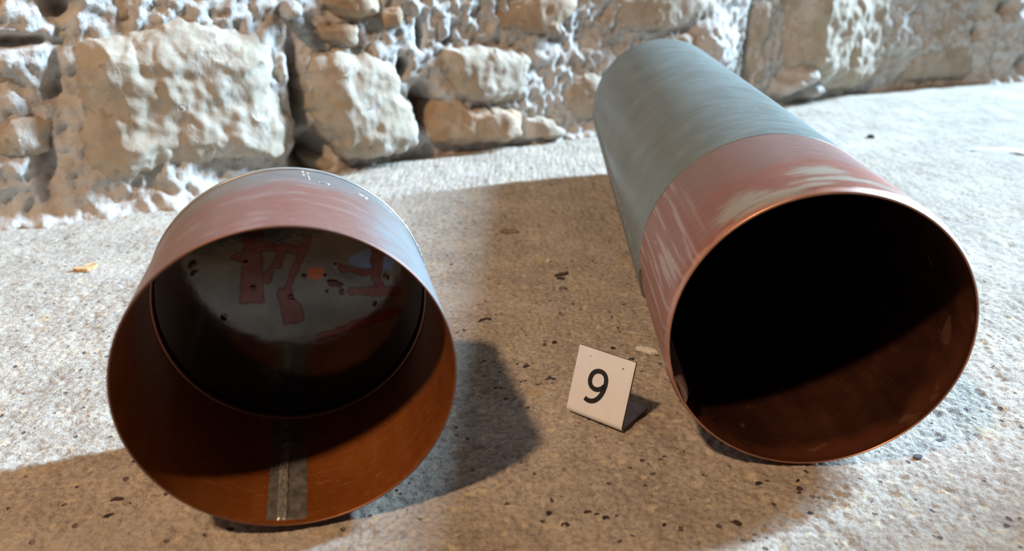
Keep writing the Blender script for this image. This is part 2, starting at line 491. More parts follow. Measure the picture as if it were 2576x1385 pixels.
BUMPS = [(0.742, 0.030, 0.020, 0.012, -0.030), (0.765, 0.012, 0.015, 0.010, -0.025), (0.720, 0.018, 0.014, 0.010, -0.025), (0.60, 0.07, 0.03, 0.03, -0.02)]


def mortar_height(u, v):
    wv = wall_base(u, v) + 0.007
    m = ridged(u * 52, v * 40, 5, 4, 0.55) - 1.0
    wv = wv + 0.0030 * m + 0.0042 * fbm(u * 16, v * 18, 41, 3)
    wv = wv + 0.0019 * fbm(u * 140, v * 120, 51, 2, 0.6)
    for hu, hv, a, b, d in HOLES + BUMPS:
        wv = wv - d * np.exp(-(((u - hu) / a) ** 2 + ((v - hv) / b) ** 2) ** 1.5)
    # a ragged skirt of mortar spreading on to the floor
    foot = np.clip(1 - v / 0.012, 0, 1)
    return wv + foot ** 2 * (0.006 + 0.006 * fbm(u * 30, v * 0 + 2, 61, 3))


MU = axis_samples(-0.75, -0.04, 1.14, 2.0, 0.0021, 1.05, 0.012)
MV = axis_samples(-0.02, -0.012, 0.150, 0.55, 0.0019, 1.06, 0.012)
gu, gv = np.meshgrid(MU, MV)
gw = mortar_height(gu, gv)
# mesh is seen from +y (out of the wall)
wall = mesh_np('wall_back', np.stack([gu, gw, gv], -1).reshape(-1, 3), grid_faces(len(MV), len(MU)), M_MORTAR)
wall.matrix_world = WALL_M
tag(wall, kind='structure')

# ---- unseen wall block added on the right to shade the floor's near right corner
_c = Vector((1.15, 0.682, 0))
b = bmesh.new()
c8 = []
for du, dn, z in ((0, 0, -0.02), (0.24, 0, -0.02), (0.24, 1.5, -0.02), (0, 1.5, -0.02), (0, 0, 1.7), (0.24, 0, 1.7), (0.24, 1.5, 1.7), (0, 1.5, 1.7)):
    c8.append(b.verts.new(_c + WU * du + WN * dn + Vector((0, 0, z))))
for q in ((0, 1, 2, 3), (4, 5, 6, 7), (0, 1, 5, 4), (1, 2, 6, 5), (2, 3, 7, 6), (3, 0, 4, 7)):
    b.faces.new([c8[k] for k in q])
wr = bm_obj('added_shade_wall', b, M_MORTAR)
tag(wr, kind='structure')


def catmull_closed(P, per):
    P = np.asarray(P, float)
    n = len(P)
    out = []
    t = np.linspace(0, 1, per, endpoint=False)[:, None]
    for i in range(n):
        a, b, c, d = P[i - 1], P[i], P[(i + 1) % n], P[(i + 2) % n]
        out.append(0.5 * ((2 * b) + (-a + c) * t + (2 * a - 5 * b + 4 * c - d) * t * t + (-a + 3 * b - 3 * c + d) * t ** 3))
    return np.concatenate(out)


def build_stone(i, w0, H, rf, kl, gxs, tone, poly):
    P = catmull_closed(poly, 14)
    seg = np.linalg.norm(np.roll(P, -1, 0) - P, axis=1)
    s = np.concatenate([[0], np.cumsum(seg)])
    size = max(np.ptp(P[:, 0]), np.ptp(P[:, 1]))
    na = int(np.clip(s[-1] / 0.0022, 60, 240))
    q = np.linspace(0, s[-1], na, endpoint=False)
    PX = np.interp(q, s, np.append(P[:, 0], P[0, 0]))
    PY = np.interp(q, s, np.append(P[:, 1], P[0, 1]))
    c = np.array([PX.mean(), PY.mean()])
    nr = int(np.clip(size / 0.0030, 12, 60))
    # fractional radius: dense near the edge
    fr = np.concatenate([np.linspace(0.02, 0.86, nr), np.linspace(0.88, 1.0, 8)])
    U = c[0] + (PX - c[0])[None] * fr[:, None]
    V = c[1] + (PY - c[1])[None] * fr[:, None]
    jit = 0.0022 * fbm(U * 90, V * 90, 71 + i, 3)
    U2 = U + jit * (fr[:, None] > 0.6)
    V2 = V + 0.0022 * fbm(U * 90, V * 90, 171 + i, 3) * (fr[:, None] > 0.6)
    soft = min(1.0, 0.05 / max(size, 0.01))
    pw = 5.0 if size > 0.06 else 3.0
    prof = np.sqrt(np.clip(1 - fr ** pw, 0, 1))[:, None]
    u0, u1 = PX.min(), PX.max()
    ur = u0 + rf * (u1 - u0)
    Wd = w0 + H * prof + gxs * (U - ur) * (U > ur) - kl * np.clip(ur - U, 0, None) * 0.9
    Wd = Wd + H * 0.10 * fbm(U * 22, V * 24, 200 + i, 3) * prof
    Wd = Wd + H * 0.04 * fbm(U * 70, V * 65, 230 + i, 2, 0.5) * prof
    Wd = Wd + 0.0004 * (ridged(U * 95, V * 75, 260 + i, 1) - 0.5) * prof
    back = np.stack([U2[-1], np.full(na, w0 - 0.05), V2[-1]], -1)
    verts = np.concatenate([np.stack([U2, Wd, V2], -1).reshape(-1, 3), back, [[c[0], Wd[0].mean(), c[1]]]])
    nrr = len(fr)
    quads = grid_faces(nrr + 1, na, wrap=True)
    ci = len(verts) - 1
    k = np.arange(na)
    tris = np.stack([np.full(na, ci), k, (k + 1) % na], -1)
    # outward (+y): order so normals face the viewer
    area = 0.5 * np.sum(PX * np.roll(PY, -1) - np.roll(PX, -1) * PY)
    if area > 0:
        quads = quads[:, ::-1]
        tris = tris[:, ::-1]
    o = mesh_np('stone', verts, [quads, tris], M_STONES[tone], parent=wall)
    return o


for i, (w0, H, rf, kl, gxs, tone, poly) in enumerate(STONES):
    o = build_stone(i, w0, H, rf, kl, gxs, tone, poly)
    if tone == 3:
        o['label'] = 'grey stone'
    elif tone == 2:
        o['label'] = 'brown stone'

# more of the same rubble above and to the left, where the wall goes on
rs = random.Random(4)
n_st = len(STONES)
for row, (v0, vh) in enumerate(((0.02, 0.10), (0.155, 0.07), (0.235, 0.085), (0.33, 0.07), (0.415, 0.09))):
    u = -0.62 + rs.uniform(0, 0.05)
    while u < (-0.06 if row == 0 else 1.0):
        uw = rs.uniform(0.08, 0.19)
        if not (row == 0 and u + uw > -0.03):
            cu, cv = u + uw / 2, v0 + vh / 2 + rs.uniform(-0.006, 0.006)
            poly = []
            for t in range(10):
                a = -2 * math.pi * t / 10
                k = 1 / max(abs(math.cos(a)), abs(math.sin(a))) ** 0.75
                poly.append((cu + uw * 0.45 * k * math.cos(a) * rs.uniform(0.86, 1.03), cv + vh * 0.45 * k * math.sin(a) * rs.uniform(0.86, 1.03)))
            wb = float(wall_base(np.array(cu), np.array(cv)))
            build_stone(n_st, wb - 0.012, 0.030, 0.35, 0.25, -0.08, rs.choice([0, 1, 1, 2]), poly)
            n_st += 1
        u += uw + rs.uniform(0.008, 0.03)

# ---- little stones set into the concrete
bm = bmesh.new()
bmesh.ops.create_icosphere(bm, subdivisions=2, radius=1.0)
for vtx in bm.verts:
    n = gnoise(np.array([vtx.co.x * 1.7 + 4]), np.array([vtx.co.y * 1.7 + vtx.co.z * 2]), 5)[0]
    vtx.co *= 1 + 0.28 * n
pm = []
for nm, colr in (('slate_pebble', (0.085, 0.075, 0.075)), ('russet_pebble', (0.17, 0.085, 0.065)), ('fawn_pebble', (0.36, 0.29, 0.22))):
    me = bpy.data.meshes.new('pebble')
    bm.to_mesh(me)
    me.materials.append(mat_simple(nm, colr, 0.75, 0, 600, 0.35, 0.0004))
    me.polygons.foreach_set('use_smooth', np.full(len(me.polygons), True))
    pm.append(me)
bm.free()
rng = random.Random(19)
SPOTS = [(0.0160, 0.2868, 0.0030, 0.0013, 0), (-0.0131, 0.3430, 0.0040, 0.002, 0), (0.0262, 0.3925, 0.0026, 0.0014, 0), (0.083, 0.2190, 0.0016, 0.0010, 0), (0.0865, 0.2205, 0.0012, 0.0009, 0),
         (0.0972, 0.2205, 0.0014, 0.0012, 0), (0.0955, 0.2155, 0.0012, 0.0012, 1), (-0.1285, 0.2030, 0.0024, 0.0011, 0), (-0.1300, 0.2118, 0.0024, 0.0012, 1), (-0.0880, 0.1965, 0.0016, 0.0010, 0),
         (0.0165, 0.1990, 0.0017, 0.0013, 1), (0.0300, 0.2020, 0.0019, 0.0010, 0), (0.0270, 0.2040, 0.0014, 0.0010, 1), (0.0240, 0.2050, 0.0017, 0.0009, 1), (0.0700, 0.1985, 0.0018, 0.0012, 1),
         (0.1560, 0.2440, 0.0042, 0.0015, 0), (0.1430, 0.2330, 0.0020, 0.0011, 0), (0.0060, 0.2980, 0.0022, 0.0012, 0), (0.0520, 0.3050, 0.0020, 0.0012, 0), (0.0450, 0.3150, 0.0018, 0.0010, 0)]
while len(SPOTS) < 80:
    x, y = rng.uniform(-0.17, 0.20), rng.uniform(0.186, 0.44) 
    if math.hypot((x + 0.064) / 0.06, (y - 0.22) / 0.05) < 1 or math.hypot(x - 0.03, y - 0.26) < 0.022 or (abs(x - 0.1) < 0.02 and y > 0.22):
        continue
    r = rng.uniform(0.0005, 0.0012)
    SPOTS.append((x, y, r, r * rng.uniform(0.5, 0.9), rng.choice([0, 0, 0, 1, 1, 2])))
for x, y, ra, rb, c in SPOTS:
    o = bpy.data.objects.new('pebble', pm[c])
    COL.objects.link(o)
    o.parent = floor
    z = float(floor_height(np.array([x]), np.array([y]))[0])
    o.location = (x, y, z - rb * 0.22)
    o.scale = (ra, rb, rb * 0.42)
    o.rotation_euler = (0, 0, rng.uniform(-0.5, 0.7))


# ================================================================== LONG PIPE
def revolve(name, prof, mats, parent, R, nphi, phi0=0.0, phi1=2 * math.pi, albedo=None, smooth=True):
    """prof: list of (axial, radius, material index of the strip that follows); axis = local +y, base of the tube at z = 0"""
    full = abs(phi1 - phi0 - 2 * math.pi) < 1e-6
    n = nphi + 1
    ph = np.linspace(phi0, phi1, n)
    ax = np.array([p[0] for p in prof])
    rr = np.array([p[1] for p in prof])
    X = rr[:, None] * np.cos(ph)[None]
    Z = rr[:, None] * np.sin(ph)[None] + R
    Y = np.repeat(ax[:, None], n, 1)
    arc = np.concatenate([[0], np.cumsum(np.hypot(np.diff(ax), np.diff(rr)))])
    UVu = np.repeat((ph * R)[None], len(prof), 0)
    UVv = np.repeat(arc[:, None], n, 1)
    f = grid_faces(len(prof), n)[:, ::-1]
    mi = np.repeat(np.array([p[2] for p in prof[:-1]]), n - 1)
    col = None
    if albedo is not None:
        PH = np.repeat(ph[None], len(prof), 0)
        c = albedo(np.degrees(PH), Y)
        col = {'albedo': np.concatenate([c.reshape(-1, 3), np.ones((c.size // 3, 1))], 1)}
    o = mesh_np(name, np.stack([X, Y, Z], -1).reshape(-1, 3), f, mats, smooth, np.stack([UVu, UVv], -1).reshape(-1, 2), col, mi, parent)
    if full:
        b = bmesh.new()
        b.from_mesh(o.data)
        bmesh.ops.remove_doubles(b, verts=b.verts, dist=1e-7)
        b.to_mesh(o.data)
        b.free()
    return o


def frame(c, d, a, b, R):
    base = Vector(c) - Vector(b) * R
    return Matrix(((a[0], d[0], b[0], base.x), (a[1], d[1], b[1], base.y), (a[2], d[2], b[2], base.z), (0, 0, 0, 1)))


PR = 0.05
TH = 0.0007
pipe = empty('copper_pipe', frame((0.09915, 0.22702, 0.05015), (0.03461, 0.9994, 0), (0.9994, -0.03461, 0), (0, 0, 1), PR))
tag(pipe, 'long copper pipe with grey-green patina and a bare copper band at its open end', 'pipe')
LB, LT = 0.0704, 0.3739


def mixc(a, b, m):
    return a * (1 - m[..., None]) + np.asarray(b) * m[..., None]


def sstep(x, a, b):
    t = np.clip((x - a) / (b - a), 0, 1)
    return t * t * (3 - 2 * t)


def ell(ph, ax, p0, a0, rp, ra):
    """soft blob in (angle, axial distance); its edge is broken by noise"""
    d = np.hypot((ph - p0) / rp, (ax - a0) / ra) + 0.35 * fbm(ph / 9, ax * 600, 91, 4)
    return 1 - sstep(d, 0.45, 1.25)


def collar_albedo(ph, ax):
    c = np.zeros(ph.shape + (3,)) + np.array([0.30, 0.135, 0.10])
    n = fbm(ph / 40, ax * 160, 301, 4)
    c = mixc(c, [0.34, 0.120, 0.078], np.clip(0.5 + n, 0, 1) * 0.6)
    # duller, greyer towards the painted part
    c = mixc(c, [0.27, 0.175, 0.155], sstep(ax + 0.008 * fbm(ph / 25, ax * 60, 311, 3), 0.022, 0.045) * 0.75 * sstep(152 - ph, 0, 20))
    for p0, a0, rp, ra, m in ((124, 0.0095, 11, 0.0085, 0.85), (112, 0.0035, 12, 0.004, 0.8), (92, 0.0195, 11, 0.0055, 0.8), (84, 0.0105, 20, 0.0026, 0.9), (60, 0.0065, 16, 0.0024, 0.7), (97, 0.0055, 6, 0.0018, 0.7)):
        c = mixc(c, [0.40, 0.37, 0.29], ell(ph, ax, p0, a0, rp, ra) * m)
    # brushed streaks running along the pipe on its left flank
    st = gnoise(ph / 2.6, ax * 22, 321) + 0.5 * gnoise(ph / 1.1, ax * 30, 322)
    c = mixc(c, [0.50, 0.37, 0.34], sstep(st, 0.18, 0.6) * sstep(ph, 134, 146) * 0.75)
    c = mixc(c, [0.29, 0.10, 0.06], sstep(-st, 0.18, 0.6) * sstep(ph, 134, 146) * 0.7)
    # polished lip; the window's white highlight is painted on its right part
    lip = sstep(0.0024 + 0.0030 * sstep(96 - ph, 0, 50) + 0.0008 * fbm(ph / 9, ax * 0, 331, 2) - ax, 0, 0.0014)
    c = mixc(c, [0.58, 0.30, 0.20], lip * 0.7)
    c = mixc(c, [0.80, 0.74, 0.72], lip * sstep(100 - ph, 0, 30))
    return c


ax_s = [LB] + list(np.linspace(LB - 0.0008, 0.0066, 54)) + list(np.linspace(0.0062, 0.0003, 22)) + [0.0001]


def lip_r(a):
    return PR - 0.0012 * max(0.0, 1 - a / 0.0052) ** 2      # the mouth is hammered slightly inwards


prof = [(a, lip_r(a), 0) for a in ax_s] + [(-0.0001, lip_r(0) - 0.0003, 1), (0.0, lip_r(0) - TH, 2)]
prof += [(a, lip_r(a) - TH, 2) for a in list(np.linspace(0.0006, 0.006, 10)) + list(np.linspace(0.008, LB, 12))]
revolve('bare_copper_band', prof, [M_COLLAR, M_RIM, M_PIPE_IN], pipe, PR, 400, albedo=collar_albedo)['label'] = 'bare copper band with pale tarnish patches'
P1 = PR + 0.00018
prof = [(LB - 0.0005, PR - 0.0001, 0), (LB - 0.0003, P1, 0)] + [(a, P1, 0) for a in np.linspace(LB, LT - 0.001, 40)] + [(LT - 0.0003, P1 - 0.0003, 0), (LT, P1 - 0.001, 1), (LT - 0.0006, PR - TH, 1)]
prof += [(a, PR - TH, 1) for a in np.linspace(LT - 0.002, LB, 12)]
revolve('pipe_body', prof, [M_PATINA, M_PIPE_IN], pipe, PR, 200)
prof = [(LT - 0.001, PR - TH - 0.0001, 0), (LT - 0.001, 0.0002, 0)]
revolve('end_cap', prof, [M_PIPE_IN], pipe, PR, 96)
# lock seam: a flat folded strip outside, its folded-over end inside the mouth
b = bmesh.new()
r_in, r_out = PR - 0.0002, PR + 0.0011
rows = []
for a in np.linspace(0.064, LT - 0.0005, 60):
    rows.append([b.verts.new(((r * math.cos(math.radians(t))), a, PR + r * math.sin(math.radians(t)))) for t, r in ((183, r_in), (184, r_out - 0.0004), (186, r_out), (196, r_out), (198, r_out - 0.0004), (199, r_in))])
for r0, r1 in zip(rows, rows[1:]):
    for k in range(5):
        b.faces.new((r0[k], r0[k + 1], r1[k + 1], r1[k]))
b.faces.new(rows[0])
b.faces.new(rows[-1][::-1])
bm_obj('lock_seam', b, mat_simple('dark_patina', (0.16, 0.165, 0.15), 0.5, 0.2, 200, 0.4), pipe)
b = bmesh.new()
rows = []
for a in np.linspace(0.0, 0.15, 40):
    e = 1 - max(0, 0.004 - a) / 0.004 * 0.35
    rows.append([b.verts.new((r * math.cos(math.radians(t)), a - 0.0006, PR + r * math.sin(math.radians(t))))
                 for t, r in ((197, lip_r(a) - TH), (198.5, PR - TH - 0.0010 * e), (202, PR - TH - 0.0032 * e), (207, PR - TH - 0.0040 * e), (210, PR - TH - 0.0034 * e), (211.5, PR - TH - 0.0012 * e), (211, lip_r(a) - TH))])
for r0, r1 in zip(rows, rows[1:]):
    for k in range(6):
        b.faces.new((r0[k], r0[k + 1], r1[k + 1], r1[k]))
b.faces.new(rows[0])
bm_obj('folded_seam_end', b, mat_simple('tinned_fold', (0.50, 0.33, 0.28), 0.38, 0.6, 300, 0.3), pipe, True)['label'] = 'folded seam end inside the mouth'

# ================================================================== SHORT CUP
CR = 0.04838
CL = 0.0662
cup = empty('copper_cup', frame((-0.06359, 0.19779, 0.05030), (-0.23637, 0.9712, -0.03016), (0.97164, 0.23647, 0), (-0.00713, 0.02930, 0.99955), CR))
tag(cup, 'short copper cup lying on its side, dark inside with red stains', 'cup')


def cup_albedo(ph, ax):
    c = np.zeros(ph.shape + (3,)) + np.array([0.27, 0.155, 0.13])
    n = fbm(ph / 16, ax * 70, 401, 4)
    red = np.exp(-((ph - 92) / 34) ** 2) * sstep(0.052 - ax + 0.006 * n, 0, 0.012)
    c = mixc(c, [0.27, 0.110, 0.085], np.clip(red * (0.8 + 0.4 * n), 0, 1))
    right = sstep(68 - ph + 8 * n, 0, 34)
    c = mixc(c, [0.26, 0.30, 0.315], right * 0.9)
    back = sstep(ax + 0.007 * n, 0.040, 0.056)
    c = mixc(c, [0.21, 0.205, 0.195], back * 0.9)
    pale = sstep(fbm(ph / 22, ax * 190, 411, 4), 0.25, 0.7) * 0.30
    c = mixc(c, [0.40, 0.32, 0.30], pale)
    left = sstep(ph, 118, 150)
    c = mixc(c, [0.26, 0.155, 0.12], left * 0.7)
    return c


# body: outside, rolled lip, inside
prof = [(CL, CR - 0.0012, 0), (CL - 0.0004, CR - 0.0003, 0), (CL - 0.0012, CR, 0)] + [(a, CR, 0) for a in np.linspace(CL - 0.002, 0.0006, 60)] + [(0.0002, CR - 0.00005, 1), (-0.0001, CR - 0.0003, 1), (0.0001, CR - TH, 2)]
prof += [(a, CR - TH, 2) for a in np.linspace(0.0008, CL, 24)]
revolve('cup_wall', prof, [M_CUP_OUT, M_CUP_RIM, M_CUP_IN], cup, CR, 400, albedo=cup_albedo)

# ---- end disc with its stains (a in m to the right, b in m up, from the disc's centre)
RD = CR - 0.0002
nr, na = 130, 300
fr = np.linspace(0.004, 1, nr)
ph = np.linspace(0, 2 * math.pi, na, endpoint=False)
A = RD * fr[:, None] * np.cos(ph)[None]
B = RD * fr[:, None] * np.sin(ph)[None]


def in_poly(A, B, P, soft=0.0006):
    P = np.array(P)
    ins = np.zeros(A.shape, bool)
    dist = np.full(A.shape, 1.0)
    for p, q in zip(P, np.roll(P, -1, 0)):
        cond = ((p[1] > B) != (q[1] > B)) & (A < (q[0] - p[0]) * (B - p[1]) / (q[1] - p[1] + 1e-12) + p[0])
        ins ^= cond
        dist = np.minimum(dist, seg_d(A, B, p, q))
    sd = np.where(ins, -dist, dist)
    return 1 - sstep(sd, -soft, soft)


def seg_d(A, B, p, q):
    p, q = np.array(p), np.array(q)
    d = q - p
    t = np.clip(((A - p[0]) * d[0] + (B - p[1]) * d[1]) / max(d @ d, 1e-12), 0, 1)
    return np.hypot(A - p[0] - t * d[0], B - p[1] - t * d[1])


def cap(p, q, r, soft=0.0005):
    return 1 - sstep(seg_d(Aw, Bw, p, q), r - soft, r + soft)


Aw = A + 0.0006 * fbm(A * 260, B * 260, 501, 3)
Bw = B + 0.0006 * fbm(A * 260, B * 260, 502, 3)
red = in_poly(Aw, Bw, [(-0.0141, 0.0420), (-0.0079, 0.0420), (-0.0079, 0.0258), (-0.0093, 0.0142), (-0.0103, -0.0001), (-0.0183, 0.0008), (-0.0158, 0.0148), (-0.0141, 0.0263)])
for p, q, r in (((-0.0104, 0.0218), (0.0049, 0.0187), 0.0016), ((0.0073, 0.0228), (0.0047, 0.0171), 0.0014), ((0.0047, 0.0171), (0.0011, 0.0109), 0.0012), ((0.0011, 0.0109), (-0.0015, 0.0051), 0.0012),
                ((-0.002, 0.0188), (-0.004, 0.0142), 0.0016), ((-0.0049, 0.0143), (-0.0072, 0.0112), 0.0009), ((-0.0072, 0.0112), (-0.0085, 0.0085), 0.0013), ((0.0182, 0.0103), (0.0303, 0.0074), 0.0013),
                ((0.021, 0.001), (0.0372, -0.0008), 0.0016), ((0.0302, 0.0051), (0.0318, 0.0), 0.0016), ((-0.0175, 0.0182), (-0.0151, 0.0185), 0.0014), ((0.0075, -0.016), (0.0367, -0.0089), 0.0016)):
    red = np.maximum(red, cap(p, q, r))
red = np.maximum(red, in_poly(Aw, Bw, [(-0.0045, 0.0049), (-0.0005, 0.005), (0.0001, 0.001), (0.0026, -0.0038), (0.0026, -0.009), (-0.0041, -0.0093), (-0.0049, -0.0029), (-0.0056, 0.0016)]))
red = np.maximum(red, in_poly(Aw, Bw, [(0.029, 0.030), (0.0333, 0.030), (0.0333, 0.016), (0.0325, 0.0083), (0.0302, 0.0051), (0.0287, 0.0103)]))
drop = np.zeros_like(A)
for (x, y), r in zip([(-0.0133, 0.0058), (0.0046, 0.0085), (0.0119, 0.008), (0.0159, 0.0119), (0.0119, 0.0019), (0.0172, 0.0012), (0.0285, -0.0043), (-0.0243, -0.0038), (-0.032, 0.0164), (-0.0319, 0.0137), (-0.0145, 0.0157), (-0.0009, 0.0011), (0.0334, 0.0054)],
                     [1.1, 0.9, 0.7, 0.55, 0.6, 1.1, 0.8, 1.0, 1.2, 0.9, 0.7, 1.0, 1.1]):
    drop = np.maximum(drop, 1 - sstep(np.hypot(A - x, B - y), r * 0.00085, r * 0.0011))
drop = np.maximum(drop, cap((0.0135, 0.0050), (0.0168, 0.0041), 0.0011, 0.0002))
orange = in_poly(Aw, Bw, [(0.0059, 0.0113), (0.0113, 0.0113), (0.0113, 0.0077), (0.0087, 0.0068), (0.0061, 0.0082)])
blue = np.maximum(in_poly(Aw, Bw, [(0.0200, 0.0132), (0.0289, 0.0175), (0.0284, 0.0087), (0.0223, 0.0095)]), in_poly(Aw, Bw, [(0.0335, 0.016), (0.037, 0.0123), (0.0356, 0.008), (0.0328, 0.0083)]))
grey = np.maximum(in_poly(Aw, Bw, [(-0.0151, -0.0255), (-0.009, -0.0252), (-0.007, -0.0327), (-0.0125, -0.0331)]), cap((-0.0381, -0.0183), (-0.0314, -0.0021), 0.0012, 0.0012) * 0.6)
dc = np.zeros(A.shape + (3,)) + np.array([0.066, 0.066, 0.063])
dc = mixc(dc, [0.09, 0.085, 0.078], np.clip(0.4 + 0.8 * fbm(A * 90, B * 90, 505, 4), 0, 1) * 0.5)
dc = mixc(dc, [0.075, 0.020, 0.020], red * (0.70 + 0.25 * np.clip(fbm(A * 150, B * 150, 507, 3) + 0.3, 0, 1)))
dc = mixc(dc, [0.03, 0.01, 0.01], np.clip(4 * red * (1 - red), 0, 1) * 0.7)
dc = mixc(dc, [0.22, 0.06, 0.02], orange * 0.9)
dc = mixc(dc, [0.08, 0.12, 0.22], blue * (1 - red))
dc = mixc(dc, [0.18, 0.19, 0.20], grey * 0.7)
dc = mixc(dc, [0.04, 0.015, 0.015], drop * 0.9)
Yd = np.zeros_like(A) + CL - 0.0004 - 0.00006 * drop
verts = np.concatenate([np.stack([A, Yd, B + CR], -1).reshape(-1, 3), [[0, CL - 0.0004, CR]]])
k_ = np.arange(na)
tris = np.stack([np.full(na, len(verts) - 1), k_, (k_ + 1) % na], -1)
cols = np.concatenate([dc.reshape(-1, 3), dc[0].mean(0)[None]])
kd = NT('tarnished_disc')
ad = kd.attr('albedo')
vv = kd.coord()
dn = kd.noise(kd.map(vv, scale=(1, 1, 0.4), rot=(0, 0.7, 0)), 260, 3, 0.5)
kd.p(Base_Color=kd.mix(kd.step(dn, 0.35, 0.7, 0, 0.3), ad.outputs['Color'], kd.mix(1.0, ad.outputs['Color'], (1.5, 1.45, 1.4), 'MULTIPLY')), Metallic=0.8, Roughness=kd.mixf(dn, 0.07, 0.13), Normal=kd.bump(kd.noise(vv, 90, 3, 0.5), 0.00010, 1.0))
o = mesh_np('end_disc', verts, [grid_faces(nr, na, True), tris], kd.m, True, None, {'albedo': np.concatenate([cols, np.ones((len(cols), 1))], 1)}, None, cup)
o['label'] = 'tarnished end disc with dark red drips'
# fillet where disc and wall are joined
prof = []
for t in np.linspace(0, math.pi, 9):
    prof.append((CL - 0.0026 - 0.0007 * math.cos(t), CR - TH - 0.0008 * math.sin(t), 0))
revolve('disc_flange', prof, [mat_simple('flange_copper', (0.20, 0.11, 0.085), 0.3, 0.8)], cup, CR, 200)
prof = []
for t in np.linspace(0, 2 * math.pi, 13):
    prof.append((CL - 0.0012 - 0.0013 * math.cos(t), CR + 0.0001 + 0.00045 * math.sin(t), 0))
revolve('back_bead', prof, [mat_simple('bead_metal', (0.42, 0.41, 0.39), 0.35, 0.6, 120, 0.3)], cup, CR, 240)


# ---- soldered seam along the bottom inside, its middle ridge separate
def strip(name, p0, p1, a0, a1, lift, mat, seed, wob=0.35, parent=cup):
    n_a, n_p = 90, 15
    aa = np.linspace(a0, a1, n_a)
    ed0 = p0 + wob * gnoise(aa * 260, aa * 0 + seed, seed)
    ed1 = p1 + wob * gnoise(aa * 260, aa * 0 + seed + 9, seed + 3)
    t = np.linspace(0, 1, n_p)
    PHI = np.radians(ed0[:, None] + (ed1 - ed0)[:, None] * t[None])
    AX = np.repeat(aa[:, None], n_p, 1)
    hgt = lift * np.clip(np.minimum(t, 1 - t) * 12, 0, 1)[None] * (1 + 0.45 * fbm(AX * 420, PHI * 38, seed, 3))
    hgt[0] = hgt[-1] = 0
    RR = CR - TH + 0.00004 - hgt
    vs = np.stack([RR * np.cos(PHI), AX, CR + RR * np.sin(PHI)], -1).reshape(-1, 3)
    return mesh_np(name, vs, grid_faces(n_a, n_p), mat, True, None, None, None, parent)


ss = strip('solder_seam', -105.2, -90.2, 0.0022, 0.0615, 0.00028, M_SOLDER, 7)
ss['label'] = 'dull grey solder strip'
rg = strip('seam_ridge', -101.4, -97.4, 0.0022, 0.046, 0.00075, mat_simple('ridge_solder', (0.38, 0.365, 0.365), 0.4, 0.5, 400, 0.4, 0.0002), 17, 0.2)
rg.parent = ss

# ---- bright solder left on the back edge
def blobs(name, pts, label=None):
    b = bmesh.new()
    for ph_, a_, ra, rp, h_ in pts:
        m = Matrix.Rotation(-math.radians(ph_ - 90), 4, 'Y')
        mm = Matrix.Translation((0, a_, CR)) @ m @ Matrix.Translation((0, 0, CR)) @ Matrix.Diagonal((rp, ra, h_, 1))
        bmesh.ops.create_icosphere(b, subdivisions=2, radius=1.0, matrix=mm)
    o = bm_obj(name, b, M_SOLDER_BRIGHT, cup, True)
    if label:
        o['label'] = label


blobs('solder_spot', [(80.5, 0.0650, 0.0009, 0.0014, 0.0005), (78.4, 0.0652, 0.0007, 0.0010, 0.0005), (80.6, 0.0615, 0.0007, 0.0006, 0.0004), (78.6, 0.0600, 0.0006, 0.0005, 0.0004), (80.2, 0.0575, 0.0005, 0.0005, 0.0003), (78.2, 0.0555, 0.0008, 0.0004, 0.0003), (77.9, 0.0525, 0.0005, 0.0004, 0.0003)], 'bright silver solder spots on the top back edge')
blobs('solder_dash', [(72.2, 0.0505, 0.0005, 0.0020, 0.0003)], 'small bright solder dash')
blobs('solder_dash', [(57.5, 0.0530, 0.0005, 0.0022, 0.0003), (55.0, 0.0525, 0.0004, 0.0012, 0.0003)], 'small bright solder dash')
blobs('solder_run', [(46 - 3.2 * k, 0.0650, 0.0012, 0.0018, 0.0006 + 0.0001 * (k % 3)) for k in range(6)] + [(20 - 2.5 * k, 0.0650, 0.0012, 0.0018, 0.0008 - 0.0001 * (k % 2)) for k in range(5)], 'bright silver solder along the right of the back edge')

# ================================================================== NUMBER MARKER
E1 = Vector((0.79703, -0.60394, 0))
EB = Vector((0.60394, 0.79703, 0))
EZ = Vector((0, 0, 1))
MC = Vector((0.0202, 0.2608, 0.00025))
marker = empty('number_marker', Matrix(((E1.x, EB.x, 0, MC.x), (E1.y, EB.y, 0, MC.y), (0, 0, 1, MC.z), (0, 0, 0, 1))))
tag(marker, 'white bent metal marker with a black number 9 standing beside the pipe', 'sign')
MW, MT = 0.0243, 0.0011
TILT = math.radians(71.0)
BR = 0.0024          # outer bend radius
# outer profile in (back, up): flap tip -> bend -> face top
cxb, czb = BR, BR
outer = [(0.0212, 0.0), (0.012, 0.0)]
ang0, ang1 = -90.0, -90.0 - (180 - 71.0)
for t in np.linspace(ang0, ang1, 12):
    outer.append((cxb + 0.0010 + BR * math.cos(math.radians(t)), czb + BR * math.sin(math.radians(t))))
dirf = Vector((math.cos(TILT), math.sin(TILT)))
last = Vector(outer[-1])
ztop = 0.0262
outer.append(tuple(last + dirf * ((ztop - last.y) / dirf.y)))
op = [Vector(p) for p in outer]
inner = []
for k, p in enumerate(op):
    t = (op[min(k + 1, len(op) - 1)] - op[max(k - 1, 0)]).normalized()
    nrm = Vector((t.y, -t.x))
    inner.append(p + nrm * MT)
b = bmesh.new()
ov0 = [b.verts.new((0, p.x, p.y)) for p in op]
ov1 = [b.verts.new((MW, p.x, p.y)) for p in op]
iv0 = [b.verts.new((0, p.x, p.y)) for p in inner]
iv1 = [b.verts.new((MW, p.x, p.y)) for p in inner]
nq = len(op)
